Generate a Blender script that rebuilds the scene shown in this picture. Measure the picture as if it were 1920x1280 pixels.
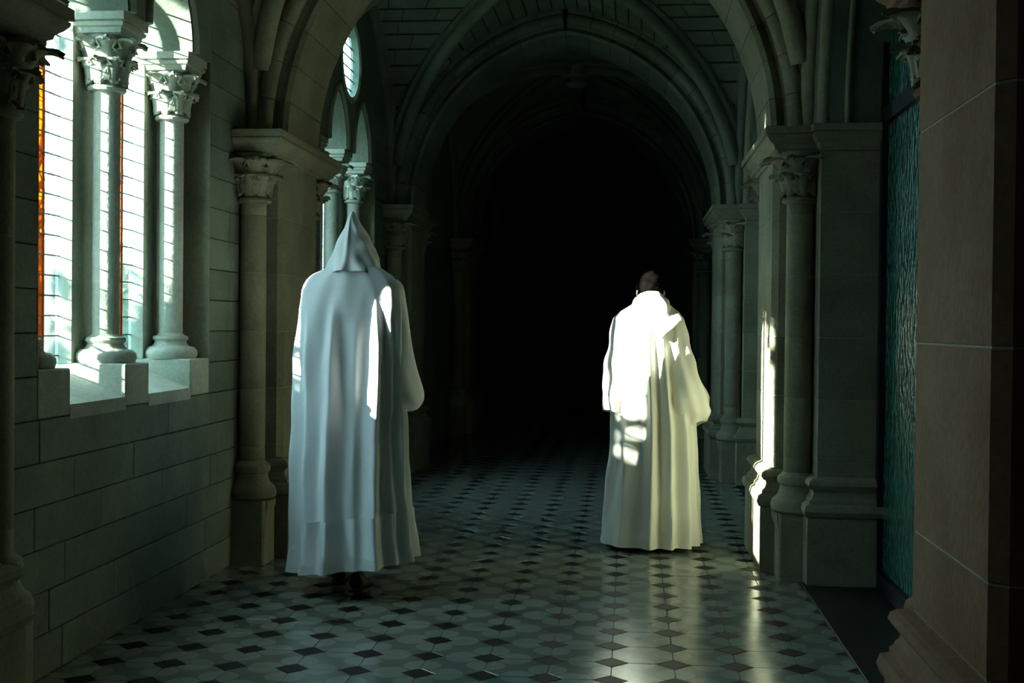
import bpy, bmesh, math, random
from math import sin, cos, pi, sqrt, radians, exp, floor as ffloor
from mathutils import Vector, Matrix
from mathutils.geometry import tessellate_polygon

random.seed(7)
SC = bpy.context.scene
for o in list(bpy.data.objects):
    bpy.data.objects.remove(o)

# ------------------------------------------------------------------ camera
F_PX, YAW, PITCH, ROLL, CAM_H = 2256.1, 0.0962233, 0.013113, 0.0101449, 1.357
_cy, _sy, _cp, _sp = cos(YAW), sin(YAW), cos(PITCH), sin(PITCH)
FW = Vector((-_sy*_cp, _cy*_cp, -_sp))
RT0 = Vector((_cy, _sy, 0))
UP0 = RT0.cross(FW)
RT = RT0*cos(ROLL)+UP0*sin(ROLL)
UP = UP0*cos(ROLL)-RT0*sin(ROLL)
cam_d = bpy.data.cameras.new('camera')
cam_d.sensor_width = 36.0
cam_d.lens = F_PX/1920*36.0
cam_d.clip_start = 0.05
cam = bpy.data.objects.new('camera', cam_d)
SC.collection.objects.link(cam)
m = Matrix(((RT.x, UP.x, -FW.x, 0), (RT.y, UP.y, -FW.y, 0), (RT.z, UP.z, -FW.z, CAM_H), (0, 0, 0, 1)))
cam.matrix_world = m
SC.camera = cam


def project(p):
    d = Vector(p)-Vector((0, 0, CAM_H))
    z = d.dot(FW)
    if z < 0.1:
        return (-1e5, -1e5, z)
    return (960+F_PX*d.dot(RT)/z, 640-F_PX*d.dot(UP)/z, z)


# ------------------------------------------------------------------ light
SUN_T, SUN_EL = 0.68, radians(15.5)
SKY_COL, SKY_STR = (0.47, 0.80, 1.0), 12.0
SUN_COL, SUN_STR = (1.0, 0.99, 0.92), 60.0
world = bpy.data.worlds.new('sky')
SC.world = world
world.use_nodes = True
bg = world.node_tree.nodes['Background']
bg.inputs[0].default_value = (*SKY_COL, 1)
bg.inputs[1].default_value = SKY_STR
sun_d = bpy.data.lights.new('sun', 'SUN')
sun_d.energy = SUN_STR
sun_d.color = SUN_COL
sun_d.angle = radians(0.6)
sun = bpy.data.objects.new('sun', sun_d)
SC.collection.objects.link(sun)
_h = Vector((1, SUN_T, 0)).normalized()
SUN_DIR = Vector((_h.x*cos(SUN_EL), _h.y*cos(SUN_EL), -sin(SUN_EL)))
sun.rotation_euler = SUN_DIR.to_track_quat('-Z', 'Y').to_euler()
sun.location = (-20, -10, 10)
vs = SC.view_settings
vs.view_transform = 'Standard'
vs.look = 'None'
vs.gamma = 1.0
vs.use_curve_mapping = False
vs.exposure = 0.25
SC.cycles.max_bounces = 10
SC.cycles.diffuse_bounces = 6
SC.cycles.transparent_max_bounces = 16
SC.cycles.sample_clamp_indirect = 6.0

# ------------------------------------------------------------------ layout
XL, XR = -2.20, 1.00            # wall planes of the gallery
X0 = -0.60                      # axis of the gallery
BAY = 4.12
PIER_Y = [3.08, 7.20, 11.32, 15.44, 19.56]
Z_SP = 2.43                     # springing of the vault
Y_BACK, Y_END = -1.2, 19.9
TILE = 0.25
C_OFF, R_OFF = 3.2064, 18.4686  # lattice of the black cabochons


# ------------------------------------------------------------------ helpers
def link(o, parent=None):
    SC.collection.objects.link(o)
    if parent is not None:
        o.parent = parent
    return o


def tag(o, label=None, cat=None, group=None, kind=None):
    if label:
        o['label'] = label
    if cat:
        o['category'] = cat
    if group:
        o['group'] = group
    if kind:
        o['kind'] = kind
    return o


def empty(name, loc=(0, 0, 0), parent=None):
    o = bpy.data.objects.new(name, None)
    o.empty_display_size = 0.1
    o.location = loc
    return link(o, parent)


def new_mesh(name, verts, faces, mat, smooth=None, recalc=True):
    me = bpy.data.meshes.new(name)
    me.from_pydata([tuple(v) for v in verts], [], faces)
    if recalc:
        bm = bmesh.new()
        bm.from_mesh(me)
        bmesh.ops.recalc_face_normals(bm, faces=bm.faces)
        bm.to_mesh(me)
        bm.free()
    me.materials.append(mat)
    if smooth is not None:
        me.polygons.foreach_set('use_smooth', [True]*len(me.polygons))
        if smooth < 179:
            me.set_sharp_from_angle(angle=radians(smooth))
    me.update()
    return me


class MB:
    def __init__(s):
        s.v, s.f = [], []

    def add(s, verts, faces):
        n = len(s.v)
        s.v += [tuple(p) for p in verts]
        s.f += [tuple(i+n for i in f) for f in faces]
        return s

    def box(s, x0, x1, y0, y1, z0, z1, bev=0.0):
        if bev <= 0:
            v = [(x0, y0, z0), (x1, y0, z0), (x1, y1, z0), (x0, y1, z0), (x0, y0, z1), (x1, y0, z1), (x1, y1, z1), (x0, y1, z1)]
            return s.add(v, [(0, 3, 2, 1), (4, 5, 6, 7), (0, 1, 5, 4), (1, 2, 6, 5), (2, 3, 7, 6), (3, 0, 4, 7)])
        b = bev
        bm = bmesh.new()
        bmesh.ops.create_cube(bm, size=1)
        for q in bm.verts:
            q.co = ((x0+x1)/2+q.co.x*(x1-x0), (y0+y1)/2+q.co.y*(y1-y0), (z0+z1)/2+q.co.z*(z1-z0))
        bmesh.ops.bevel(bm, geom=bm.edges[:], offset=b, segments=1, affect='EDGES')
        bm.verts.index_update()
        s.add([q.co[:] for q in bm.verts], [[q.index for q in f.verts] for f in bm.faces])
        bm.free()
        return s

    def rings(s, rings, closed=True, cap0=True, cap1=True):
        n = len(rings[0])
        v = [p for r in rings for p in r]
        f = []
        for i in range(len(rings)-1):
            for j in range(n if closed else n-1):
                k = (j+1) % n
                f.append((i*n+j, i*n+k, (i+1)*n+k, (i+1)*n+j))
        if cap0:
            f.append(tuple(range(n))[::-1])
        if cap1:
            f.append(tuple((len(rings)-1)*n+j for j in range(n)))
        return s.add(v, f)

    def lathe(s, prof, cx=0, cy=0, n=24, cap=True):
        return s.rings([[(cx+r*cos(2*pi*j/n), cy+r*sin(2*pi*j/n), z) for j in range(n)] for r, z in prof], True, cap, cap)

    def tube(s, pts, rad, n=10):
        pts = [Vector(p) for p in pts]
        rr = rad if isinstance(rad, (list, tuple)) else [rad]*len(pts)
        rings = []
        ref = Vector((0.13, 0.31, 0.94)).normalized()
        for i, p in enumerate(pts):
            t = (pts[min(i+1, len(pts)-1)]-pts[max(i-1, 0)]).normalized()
            a = t.cross(ref)
            if a.length < 0.1:
                a = t.cross(Vector((1, 0, 0)))
            a.normalize()
            b = t.cross(a)
            rings.append([p+a*(rr[i]*cos(2*pi*j/n))+b*(rr[i]*sin(2*pi*j/n)) for j in range(n)])
        return s.rings(rings)

    def prism(s, poly, axis, a0, a1, holes=()):
        """poly: list of 2D points; extruded along axis from a0 to a1"""
        def mk(p, a):
            return {'x': (a, p[0], p[1]), 'y': (p[0], a, p[1]), 'z': (p[0], p[1], a)}[axis]
        loops = [list(poly)]+[list(h) for h in holes]
        flat = [p for l in loops for p in l]
        if holes:
            tris = tessellate_polygon([[Vector((p[0], p[1], 0)) for p in l] for l in loops])
        else:
            tris = [tuple(range(len(poly)))]
        n = len(flat)
        f = [tuple(t) for t in tris]+[tuple(i+n for i in reversed(t)) for t in tris]
        st = 0
        for l in loops:
            L = len(l)
            for j in range(L):
                k = (j+1) % L
                f.append((st+j, st+k, st+k+n, st+j+n))
            st += L
        return s.add([mk(p, a0) for p in flat]+[mk(p, a1) for p in flat], f)

    def build(s, name, mat, parent=None, smooth=None, loc=None):
        o = bpy.data.objects.new(name, new_mesh(name, s.v, s.f, mat, smooth))
        if loc is not None:
            o.location = loc
        return link(o, parent)


def put(name, me, parent=None, loc=(0, 0, 0), rot=(0, 0, 0), scale=None):
    o = bpy.data.objects.new(name, me)
    o.location = loc
    o.rotation_euler = rot
    if scale:
        o.scale = scale
    return link(o, parent)


def kids(o):
    return [c for c in bpy.data.objects if c.parent == o]


def copy_tree(o, parent=None):
    c = o.copy()
    link(c, parent)
    for ch in list(o.children):
        copy_tree(ch, c)
    return c


# ------------------------------------------------------------------ materials
def nodes_of(name):
    mt = bpy.data.materials.new(name)
    mt.use_nodes = True
    nt = mt.node_tree
    return mt, nt, nt.nodes, nt.links, nt.nodes['Principled BSDF']


def stone_mat(name, c1, c2, c3, rough=0.85, bump=0.25, scale=1.0, spec=0.25):
    """stone with cloudy tone changes, pits and a little grain"""
    mt, nt, N, L, P = nodes_of(name)
    tc = N.new('ShaderNodeNewGeometry')
    oi = N.new('ShaderNodeObjectInfo')
    n1 = N.new('ShaderNodeTexNoise')
    n1.inputs['Scale'].default_value = 1.9*scale
    n1.inputs['Detail'].default_value = 6
    n1.inputs['Roughness'].default_value = 0.6
    n2 = N.new('ShaderNodeTexNoise')
    n2.inputs['Scale'].default_value = 38*scale
    n2.inputs['Detail'].default_value = 5
    L.new(tc.outputs['Position'], n1.inputs['Vector'])
    L.new(tc.outputs['Position'], n2.inputs['Vector'])
    r = N.new('ShaderNodeValToRGB')
    e = r.color_ramp.elements
    e[0].position, e[0].color = 0.32, (*c1, 1)
    e[1].position, e[1].color = 0.68, (*c3, 1)
    k = e.new(0.5)
    k.color = (*c2, 1)
    L.new(n1.outputs['Fac'], r.inputs['Fac'])
    # each block of a slightly different shade
    mr = N.new('ShaderNodeMapRange')
    mr.inputs['To Min'].default_value = 0.86
    mr.inputs['To Max'].default_value = 1.12
    L.new(oi.outputs['Random'], mr.inputs['Value'])
    mr2 = N.new('ShaderNodeMapRange')
    mr2.inputs['From Min'].default_value = 0.3
    mr2.inputs['From Max'].default_value = 0.7
    mr2.inputs['To Min'].default_value = 0.88
    mr2.inputs['To Max'].default_value = 1.1
    L.new(n2.outputs['Fac'], mr2.inputs['Value'])
    mu = N.new('ShaderNodeMath')
    mu.operation = 'MULTIPLY'
    L.new(mr.outputs[0], mu.inputs[0])
    L.new(mr2.outputs[0], mu.inputs[1])
    vm = N.new('ShaderNodeVectorMath')
    vm.operation = 'SCALE'
    L.new(r.outputs['Color'], vm.inputs[0])
    L.new(mu.outputs[0], vm.inputs['Scale'])
    L.new(vm.outputs[0], P.inputs['Base Color'])
    P.inputs['Roughness'].default_value = rough
    P.inputs['Specular IOR Level'].default_value = spec
    b = N.new('ShaderNodeBump')
    b.inputs['Strength'].default_value = bump
    b.inputs['Distance'].default_value = 0.012
    L.new(n2.outputs['Fac'], b.inputs['Height'])
    L.new(b.outputs['Normal'], P.inputs['Normal'])
    return mt


def plain_mat(name, col, rough=0.7, spec=0.3, metal=0.0, sheen=0.0):
    mt, nt, N, L, P = nodes_of(name)
    n = N.new('ShaderNodeTexNoise')
    n.inputs['Scale'].default_value = 14
    n.inputs['Detail'].default_value = 4
    g = N.new('ShaderNodeNewGeometry')
    L.new(g.outputs['Position'], n.inputs['Vector'])
    r = N.new('ShaderNodeValToRGB')
    r.color_ramp.elements[0].position = 0.3
    r.color_ramp.elements[1].position = 0.7
    r.color_ramp.elements[0].color = (*[c*0.82 for c in col], 1)
    r.color_ramp.elements[1].color = (*[min(1, c*1.15) for c in col], 1)
    L.new(n.outputs['Fac'], r.inputs['Fac'])
    L.new(r.outputs['Color'], P.inputs['Base Color'])
    P.inputs['Roughness'].default_value = rough
    P.inputs['Specular IOR Level'].default_value = spec
    P.inputs['Metallic'].default_value = metal
    P.inputs['Sheen Weight'].default_value = sheen
    return mt


def glass_mat(name, col, milky=0.18):
    """thin window glass: tinted, slightly milky, lets the sun through"""
    mt, nt, N, L, P = nodes_of(name)
    N.remove(P)
    out = N['Material Output']
    tr = N.new('ShaderNodeBsdfTransparent')
    tr.inputs[0].default_value = (*col, 1)
    tl = N.new('ShaderNodeBsdfTranslucent')
    nz = N.new('ShaderNodeTexNoise')
    nz.inputs['Scale'].default_value = 9
    g = N.new('ShaderNodeNewGeometry')
    L.new(g.outputs['Position'], nz.inputs['Vector'])
    mr = N.new('ShaderNodeMapRange')
    mr.inputs['To Min'].default_value = milky*0.6
    mr.inputs['To Max'].default_value = milky*1.4
    L.new(nz.outputs['Fac'], mr.inputs['Value'])
    tl.inputs[0].default_value = (*col, 1)
    m1 = N.new('ShaderNodeMixShader')
    L.new(mr.outputs[0], m1.inputs[0])
    L.new(tr.outputs[0], m1.inputs[1])
    L.new(tl.outputs[0], m1.inputs[2])
    gl = N.new('ShaderNodeBsdfGlossy')
    gl.inputs['Roughness'].default_value = 0.05
    fr = N.new('ShaderNodeValue')
    fr.outputs[0].default_value = 0.05
    m2 = N.new('ShaderNodeMixShader')
    L.new(fr.outputs[0], m2.inputs[0])
    L.new(m1.outputs[0], m2.inputs[1])
    L.new(gl.outputs[0], m2.inputs[2])
    L.new(m2.outputs[0], out.inputs['Surface'])
    return mt


M = {}
M['wall'] = stone_mat('grey_green_limestone', (0.11, 0.135, 0.10), (0.15, 0.18, 0.133), (0.19, 0.22, 0.165))
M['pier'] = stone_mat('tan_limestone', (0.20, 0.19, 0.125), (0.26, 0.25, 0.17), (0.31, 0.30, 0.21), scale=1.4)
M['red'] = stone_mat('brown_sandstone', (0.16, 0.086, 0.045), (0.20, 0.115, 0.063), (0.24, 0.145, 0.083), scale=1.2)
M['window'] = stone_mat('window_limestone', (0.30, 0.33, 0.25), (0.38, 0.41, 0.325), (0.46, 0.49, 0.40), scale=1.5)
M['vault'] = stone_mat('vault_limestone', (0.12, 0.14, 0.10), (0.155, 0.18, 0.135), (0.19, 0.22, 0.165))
M['joint'] = stone_mat('mortar', (0.035, 0.04, 0.032), (0.045, 0.052, 0.04), (0.06, 0.065, 0.05))
M['mortar'] = stone_mat('pale_mortar', (0.28, 0.27, 0.20), (0.33, 0.32, 0.24), (0.37, 0.36, 0.28))
M['lead'] = plain_mat('lead', (0.03, 0.03, 0.032), 0.6, 0.4)
M['glass'] = glass_mat('clear_window_glass', (0.94, 1.0, 0.97), 0.03)
M['orange'] = glass_mat('orange_window_glass', (1.0, 0.30, 0.02), 0.04)
M['redglass'] = glass_mat('red_window_glass', (0.9, 0.2, 0.12), 0.04)
M['slate'] = plain_mat('black_slate', (0.012, 0.014, 0.013), 0.45, 0.3)
M['cab'] = plain_mat('black_cement_tile', (0.008, 0.009, 0.008), 0.5, 0.18)
M['frame'] = plain_mat('dark_door_metal', (0.008, 0.009, 0.009), 0.5, 0.4)
M['hair'] = plain_mat('dark_hair', (0.003, 0.0026, 0.0022), 0.9, 0.0)
M['skin'] = plain_mat('skin', (0.42, 0.24, 0.17), 0.6, 0.35)
M['leather'] = plain_mat('dark_leather', (0.018, 0.013, 0.010), 0.5, 0.4)
M['bark'] = plain_mat('bark', (0.05, 0.04, 0.03), 0.9, 0.1)
M['leaf'] = plain_mat('evergreen_leaves', (0.035, 0.07, 0.03), 0.7, 0.3)
M['grass'] = plain_mat('lawn_grass', (0.05, 0.09, 0.03), 0.9, 0.1)


def robe_mat(name, col):
    mt, nt, N, L, P = nodes_of(name)
    g = N.new('ShaderNodeNewGeometry')
    n = N.new('ShaderNodeTexNoise')
    n.inputs['Scale'].default_value = 5
    n.inputs['Detail'].default_value = 5
    L.new(g.outputs['Position'], n.inputs['Vector'])
    r = N.new('ShaderNodeValToRGB')
    r.color_ramp.elements[0].position = 0.3
    r.color_ramp.elements[1].position = 0.7
    r.color_ramp.elements[0].color = (*[c*0.95 for c in col], 1)
    r.color_ramp.elements[1].color = (*col, 1)
    L.new(n.outputs['Fac'], r.inputs['Fac'])
    L.new(r.outputs['Color'], P.inputs['Base Color'])
    w = N.new('ShaderNodeTexNoise')
    w.inputs['Scale'].default_value = 420
    L.new(g.outputs['Position'], w.inputs['Vector'])
    ad = N.new('ShaderNodeMath')
    ad.operation = 'MULTIPLY_ADD'
    ad.inputs[1].default_value = 0.08
    L.new(w.outputs['Fac'], ad.inputs[0])
    L.new(n.outputs['Fac'], ad.inputs[2])
    b = N.new('ShaderNodeBump')
    b.inputs['Strength'].default_value = 0.12
    b.inputs['Distance'].default_value = 0.02
    L.new(ad.outputs[0], b.inputs['Height'])
    L.new(b.outputs['Normal'], P.inputs['Normal'])
    P.inputs['Roughness'].default_value = 0.9
    P.inputs['Specular IOR Level'].default_value = 0.1
    P.inputs['Sheen Weight'].default_value = 0.15
    return mt


M['robe_cool'] = robe_mat('white_wool', (0.78, 0.80, 0.80))
M['robe_cream'] = robe_mat('cream_wool', (0.82, 0.80, 0.70))


def tile_mat():
    """grey cement tile inlaid with pale petals around every second cabochon"""
    mt, nt, N, L, P = nodes_of('petal_cement_tile')

    def mth(op, a, b=None, c=None):
        n = N.new('ShaderNodeMath')
        n.operation = op
        for i, x in enumerate((a, b, c)):
            if x is None:
                continue
            if isinstance(x, (int, float)):
                n.inputs[i].default_value = x
            else:
                L.new(x, n.inputs[i])
        return n.outputs[0]
    g = N.new('ShaderNodeNewGeometry')
    sp = N.new('ShaderNodeSeparateXYZ')
    L.new(g.outputs['Position'], sp.inputs[0])
    c = mth('MULTIPLY_ADD', sp.outputs['X'], 1/TILE, C_OFF)
    r = mth('MULTIPLY_ADD', sp.outputs['Y'], 1/TILE, -R_OFF)
    u = mth('ROUND', mth('MULTIPLY', mth('ADD', c, r), 0.5))
    v = mth('ROUND', mth('MULTIPLY', mth('SUBTRACT', c, r), 0.5))
    dc = mth('ABSOLUTE', mth('SUBTRACT', c, mth('ADD', u, v)))
    dr = mth('ABSOLUTE', mth('SUBTRACT', r, mth('SUBTRACT', u, v)))

    def ell(a, b):
        e1 = mth('POWER', mth('DIVIDE', mth('SUBTRACT', a, 0.43), 0.275), 2)
        e2 = mth('POWER', mth('DIVIDE', b, 0.31), 2)
        return mth('ADD', e1, e2)
    e = mth('MINIMUM', ell(dc, dr), ell(dr, dc))
    st = N.new('ShaderNodeMapRange')
    st.inputs['From Min'].default_value = 0.97
    st.inputs['From Max'].default_value = 1.03
    st.inputs['To Min'].default_value = 1
    st.inputs['To Max'].default_value = 0
    L.new(e, st.inputs['Value'])
    nz = N.new('ShaderNodeTexNoise')
    nz.inputs['Scale'].default_value = 7
    nz.inputs['Detail'].default_value = 6
    L.new(g.outputs['Position'], nz.inputs['Vector'])
    mx = N.new('ShaderNodeMix')
    mx.data_type = 'RGBA'
    mx.inputs['A'].default_value = (0.125, 0.147, 0.122, 1)
    mx.inputs['B'].default_value = (0.205, 0.235, 0.195, 1)
    L.new(st.outputs[0], mx.inputs['Factor'])
    mr = N.new('ShaderNodeMapRange')
    mr.inputs['To Min'].default_value = 0.85
    mr.inputs['To Max'].default_value = 1.15
    L.new(nz.outputs['Fac'], mr.inputs['Value'])
    vm = N.new('ShaderNodeVectorMath')
    vm.operation = 'SCALE'
    L.new(mx.outputs['Result'], vm.inputs[0])
    L.new(mr.outputs[0], vm.inputs['Scale'])
    L.new(vm.outputs[0], P.inputs['Base Color'])
    mr3 = N.new('ShaderNodeMapRange')
    mr3.inputs['To Min'].default_value = 0.13
    mr3.inputs['To Max'].default_value = 0.25
    L.new(nz.outputs['Fac'], mr3.inputs['Value'])
    L.new(mr3.outputs[0], P.inputs['Roughness'])
    P.inputs['Specular IOR Level'].default_value = 0.68
    return mt


M['tile'] = tile_mat()


def green_glass():
    mt, nt, N, L, P = nodes_of('green_hammered_glass')
    g = N.new('ShaderNodeNewGeometry')
    n = N.new('ShaderNodeTexNoise')
    n.inputs['Scale'].default_value = 34
    n.inputs['Detail'].default_value = 2
    mp = N.new('ShaderNodeMapping')
    mp.inputs['Scale'].default_value = (1, 1, 0.55)
    L.new(g.outputs['Position'], mp.inputs['Vector'])
    L.new(mp.outputs[0], n.inputs['Vector'])
    r = N.new('ShaderNodeValToRGB')
    r.color_ramp.elements[0].position = 0.35
    r.color_ramp.elements[1].position = 0.75
    r.color_ramp.elements[0].color = (0.012, 0.06, 0.045, 1)
    r.color_ramp.elements[1].color = (0.07, 0.26, 0.20, 1)
    L.new(n.outputs['Fac'], r.inputs['Fac'])
    L.new(r.outputs['Color'], P.inputs['Base Color'])
    P.inputs['Roughness'].default_value = 0.18
    P.inputs['Specular IOR Level'].default_value = 0.8
    b = N.new('ShaderNodeBump')
    b.inputs['Strength'].default_value = 0.9
    b.inputs['Distance'].default_value = 0.02
    L.new(n.outputs['Fac'], b.inputs['Height'])
    L.new(b.outputs['Normal'], P.inputs['Normal'])
    return mt


M['green'] = green_glass()

# ------------------------------------------------------------------ floor
floor_o = MB().box(XL-0.02, 1.36, Y_BACK, Y_END, -0.25, -0.004).build('floor', M['joint'])
tag(floor_o, kind='structure')
HD = 0.265*TILE            # half diagonal of a cabochon
gap = 0.0013


def octagon(h, d, top):
    """h half pitch, d cut of the corner; ring of 8 points"""
    return [(h, -h+d, top), (h, h-d, top), (h-d, h, top), (-h+d, h, top), (-h, h-d, top), (-h, -h+d, top), (-h+d, -h, top), (h-d, -h, top)]


def slab(ring_fn, inset):
    b = MB()
    return b.rings([ring_fn(0, -0.02), ring_fn(0, -0.0012), ring_fn(inset, 0.0)], True, False, True)


def oct_ring(i, z):
    return octagon(TILE/2-gap-i, HD+gap*0.3-i*0.4, z)


def dia_ring(i, z):
    d = HD-gap*1.3-i*1.4
    return [(d, 0, z), (0, d, z), (-d, 0, z), (0, -d, z)]


oct_b, dia_b = slab(oct_ring, 0.0012), slab(dia_ring, 0.0012)
oct_me = new_mesh('floor_tile', oct_b.v, oct_b.f, M['tile'])
dia_me = new_mesh('cabochon_tile', dia_b.v, dia_b.f, M['cab'])
rnd = random.Random(3)
octs, dias = [], []
for c in range(-6, 8):
    for r in range(-24, 60):
        x, y = (c-C_OFF)*TILE, (r+R_OFF)*TILE
        if y > Y_END or y < Y_BACK+0.1:
            continue
        if XL < x < 1.02:
            dias.append((x, y))
        if XL-0.05 < x+TILE/2 < 0.98:
            octs.append((x+TILE/2, y+TILE/2))


def rank(p):
    x, y, z = project((p[0], p[1], 0))
    seen = -60 < x < 1980 and -60 < y < 1330
    return (0 if seen else 1, z)


for pts, me, name, b, mt in ((octs, oct_me, 'floor_tile', oct_b, M['tile']), (dias, dia_me, 'cabochon_tile', dia_b, M['cab'])):
    pts.sort(key=rank)
    for (x, y) in pts[:300]:
        put(name, me, floor_o, (x, y, rnd.uniform(-0.0006, 0.0004)), (rnd.gauss(0, 0.0022), rnd.gauss(0, 0.0022), 0))
    rest = MB()
    for (x, y) in pts[300:]:
        dz = rnd.uniform(-0.0006, 0.0004)
        ax, ay = rnd.gauss(0, 0.0022), rnd.gauss(0, 0.0022)
        rest.add([(x+p[0], y+p[1], p[2]+dz+ax*p[1]-ay*p[0]) for p in b.v], b.f)
    o = rest.build(name+'_field', mt, floor_o)
    tag(o, kind='stuff')

# ------------------------------------------------------------------ ceiling: vault webs, ribs
R_T, OFF = 1.595, 0.212        # transverse arch: radius of the soffit arc, centre offset
A_T = R_T-OFF                  # 1.383 half span
R_W = R_T+0.215
A_W = R_W-OFF
B_W = BAY/2-0.36


def zc(s, R=R_W, A=A_W):
    q = R*R-(A*s+OFF)**2
    return Z_SP+sqrt(max(q, 0))


NS = 14


def web_shell(b, yc, lift=0.0):
    """four severies of a groined bay"""
    ss = [i/NS for i in range(NS+1)]
    for sg in (-1, 1):
        for hs in (-1, 1):
            # severy next to a transverse arch: generators along y
            rows = []
            for s in ss:
                y_in = sg*B_W*s
                y_out = sg*(B_W+0.12)
                x = X0+hs*A_W*s
                z = zc(s)+lift
                rows.append([(x, yc+y_in+(y_out-y_in)*k/6, z) for k in range(7)])
            b.rings(rows, False, False, False)
            rows = []
            for s in ss:
                x_in = hs*A_W*s
                x_out = hs*(A_W+0.03)
                y = yc+sg*B_W*s
                z = zc(s)+lift
                rows.append([(X0+x_in+(x_out-x_in)*k/6, y, z) for k in range(7)])
            b.rings(rows, False, False, False)


cb = MB()
cb.box(-2.62, 1.6, Y_BACK-0.2, Y_END+0.2, 4.36, 4.5)
for k in range(-1, 4):
    web_shell(cb, 5.14+BAY*k, 0.022)
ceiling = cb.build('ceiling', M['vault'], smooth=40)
tag(ceiling, kind='structure')

bk = MB()
web_shell(bk, 9.26, 0.0205)
bk.build('web_joints', M['joint'], ceiling, smooth=40)
# single stones of the web in the bays one can see into
for yc, sgs in ((9.26, (1, -1)),):
    for sg in sgs:
        for hs in (-1, 1):
            if yc > 9:
                # side severies: whole courses
                for i in range(NS):
                    s0, s1 = i/NS+0.004, (i+1)/NS-0.004
                    if s1 > 0.96:
                        continue
                    n = max(1, round((A_W+0.02-A_W*s0)/0.36))
                    cuts = [0]+[(q+0.4*(i % 2))/n for q in range(1, n)]+[1]
                    for ca, cb_ in zip(cuts, cuts[1:]):
                        ring = []
                        for s in (s0, s1):
                            xi, xo, y, z = A_W*s, A_W+0.02, yc+sg*B_W*s, zc(s)
                            xa, xb = xi+(xo-xi)*ca+0.004, xi+(xo-xi)*cb_-0.004
                            ny = sg*(A_W*s+OFF)/R_W*0.03
                            ring.append([(X0+hs*xa, y, z), (X0+hs*xb, y, z), (X0+hs*xb, y+ny, z+0.025), (X0+hs*xa, y+ny, z+0.025)])
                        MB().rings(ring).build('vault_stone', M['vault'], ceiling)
            for i in range(NS):
                s0, s1 = i/NS+0.004, (i+1)/NS-0.004
                if s1 > 0.93:
                    continue
                y_in0, y_in1, y_out = B_W*s0, B_W*s1, B_W+0.1
                n = max(1, round((y_out-y_in0)/0.36))
                off = 0.4*(i % 2)
                cuts = [0]+[(j+off)/n for j in range(1, n)]+[1]
                for a, bb in zip(cuts, cuts[1:]):
                    q = MB()
                    ring = []
                    for s, yi in ((s0, y_in0), ((s0+s1)/2, (y_in0+y_in1)/2), (s1, y_in1)):
                        ya = yi+(y_out-yi)*a+0.004
                        yb = yi+(y_out-yi)*bb-0.004
                        x, z = hs*A_W*s, zc(s)
                        nx, nz = (A_W*s+OFF)*hs/R_W, (z-Z_SP)/R_W
                        ring.append([(X0+x, yc+sg*ya, z), (X0+x, yc+sg*yb, z), (X0+x+nx*0.03, yc+sg*yb, z+nz*0.03), (X0+x+nx*0.03, yc+sg*ya, z+nz*0.03)])
                    q.rings(ring)
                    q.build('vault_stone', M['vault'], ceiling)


def sweep(path, prof, frame):
    """sweep a profile (list of (across, out)) along path; frame(i) -> (across vector, out vector)"""
    rings = []
    for i, p in enumerate(path):
        a, o = frame(i)
        rings.append([Vector(p)+a*q[0]+o*q[1] for q in prof])
    return MB().rings(rings)


RIB = [(-0.085, 0.10), (-0.085, 0.02), (-0.055, 0.0)]+[(0.058*sin(t), -0.035-0.058*cos(t)) for t in [-2.2+4.4*k/10 for k in range(11)]]+[(0.055, 0.0), (0.085, 0.02), (0.085, 0.10)]


def diag_rib(yc, hx, hy):
    path = []
    n = 22
    for i in range(n+1):
        s = 0.97*(1-i/n)
        path.append(Vector((X0+hx*A_W*s, yc+hy*B_W*s, zc(s)-0.005)))

    def fr(i):
        t = (path[min(i+1, n)]-path[max(i-1, 0)]).normalized()
        across = Vector((hy*B_W, -hx*A_W, 0)).normalized()*(1 if hx*hy > 0 else -1)
        out = across.cross(t)
        if out.z < 0 or (i < 4 and out.dot(Vector((hx, hy, 0))) < 0):
            out = -out
        return across, out
    return sweep(path, RIB, fr)


def wall_rib(yc, hx):
    path, n = [], 40
    for i in range(n+1):
        s = -1+2*i/n
        path.append(Vector((X0+hx*(A_W-0.02), yc+B_W*s, zc(abs(s))-0.01)))

    def fr(i):
        t = (path[min(i+1, n)]-path[max(i-1, 0)]).normalized()
        out = Vector((0, -t.z, t.y))
        if out.z < 0:
            out = -out
        return Vector((1, 0, 0)), out
    return sweep(path, [(q[0]*0.8, q[1]*0.8) for q in RIB], fr)


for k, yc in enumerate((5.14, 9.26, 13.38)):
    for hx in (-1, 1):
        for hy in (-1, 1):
            diag_rib(yc, hx, hy).build('diagonal_rib', M['pier' if yc < 6 else 'vault'], ceiling, smooth=40)  # deeper ribs darker: shade of the far bays put into the colour
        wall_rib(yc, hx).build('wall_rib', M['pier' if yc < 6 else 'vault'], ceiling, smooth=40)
    MB().lathe([(0.02, 4.0), (0.09, 4.01), (0.12, 4.04), (0.12, 4.10), (0.15, 4.13), (0.15, 4.24)], X0, yc, 20).build('vault_boss', M['pier'], ceiling, smooth=40)

# transverse arches of single voussoirs
HS = 0.36


def arc_pts(cx, cy, r, a0, a1, n):
    return [(cx+r*cos(a0+(a1-a0)*i/n), cy+r*sin(a0+(a1-a0)*i/n)) for i in range(n+1)]


half = [(-HS-0.07, 0.26), (-HS-0.07, 0.19)]
half += [(-HS-0.03+p[0], 0.135+p[1]) for p in arc_pts(0, 0, 0.052, radians(125), radians(290), 7)]
half += [(-HS+0.02, 0.095), (-HS+0.035, 0.07), (-HS+0.02, 0.045)]
half += [(-HS+0.0, 0.03), (-HS+0.015, 0.0)]
ARCH = half+[(-a, b) for a, b in reversed(half)]
A_END = math.acos(OFF/R_T)      # angle from springing to apex
NV = 11


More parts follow.
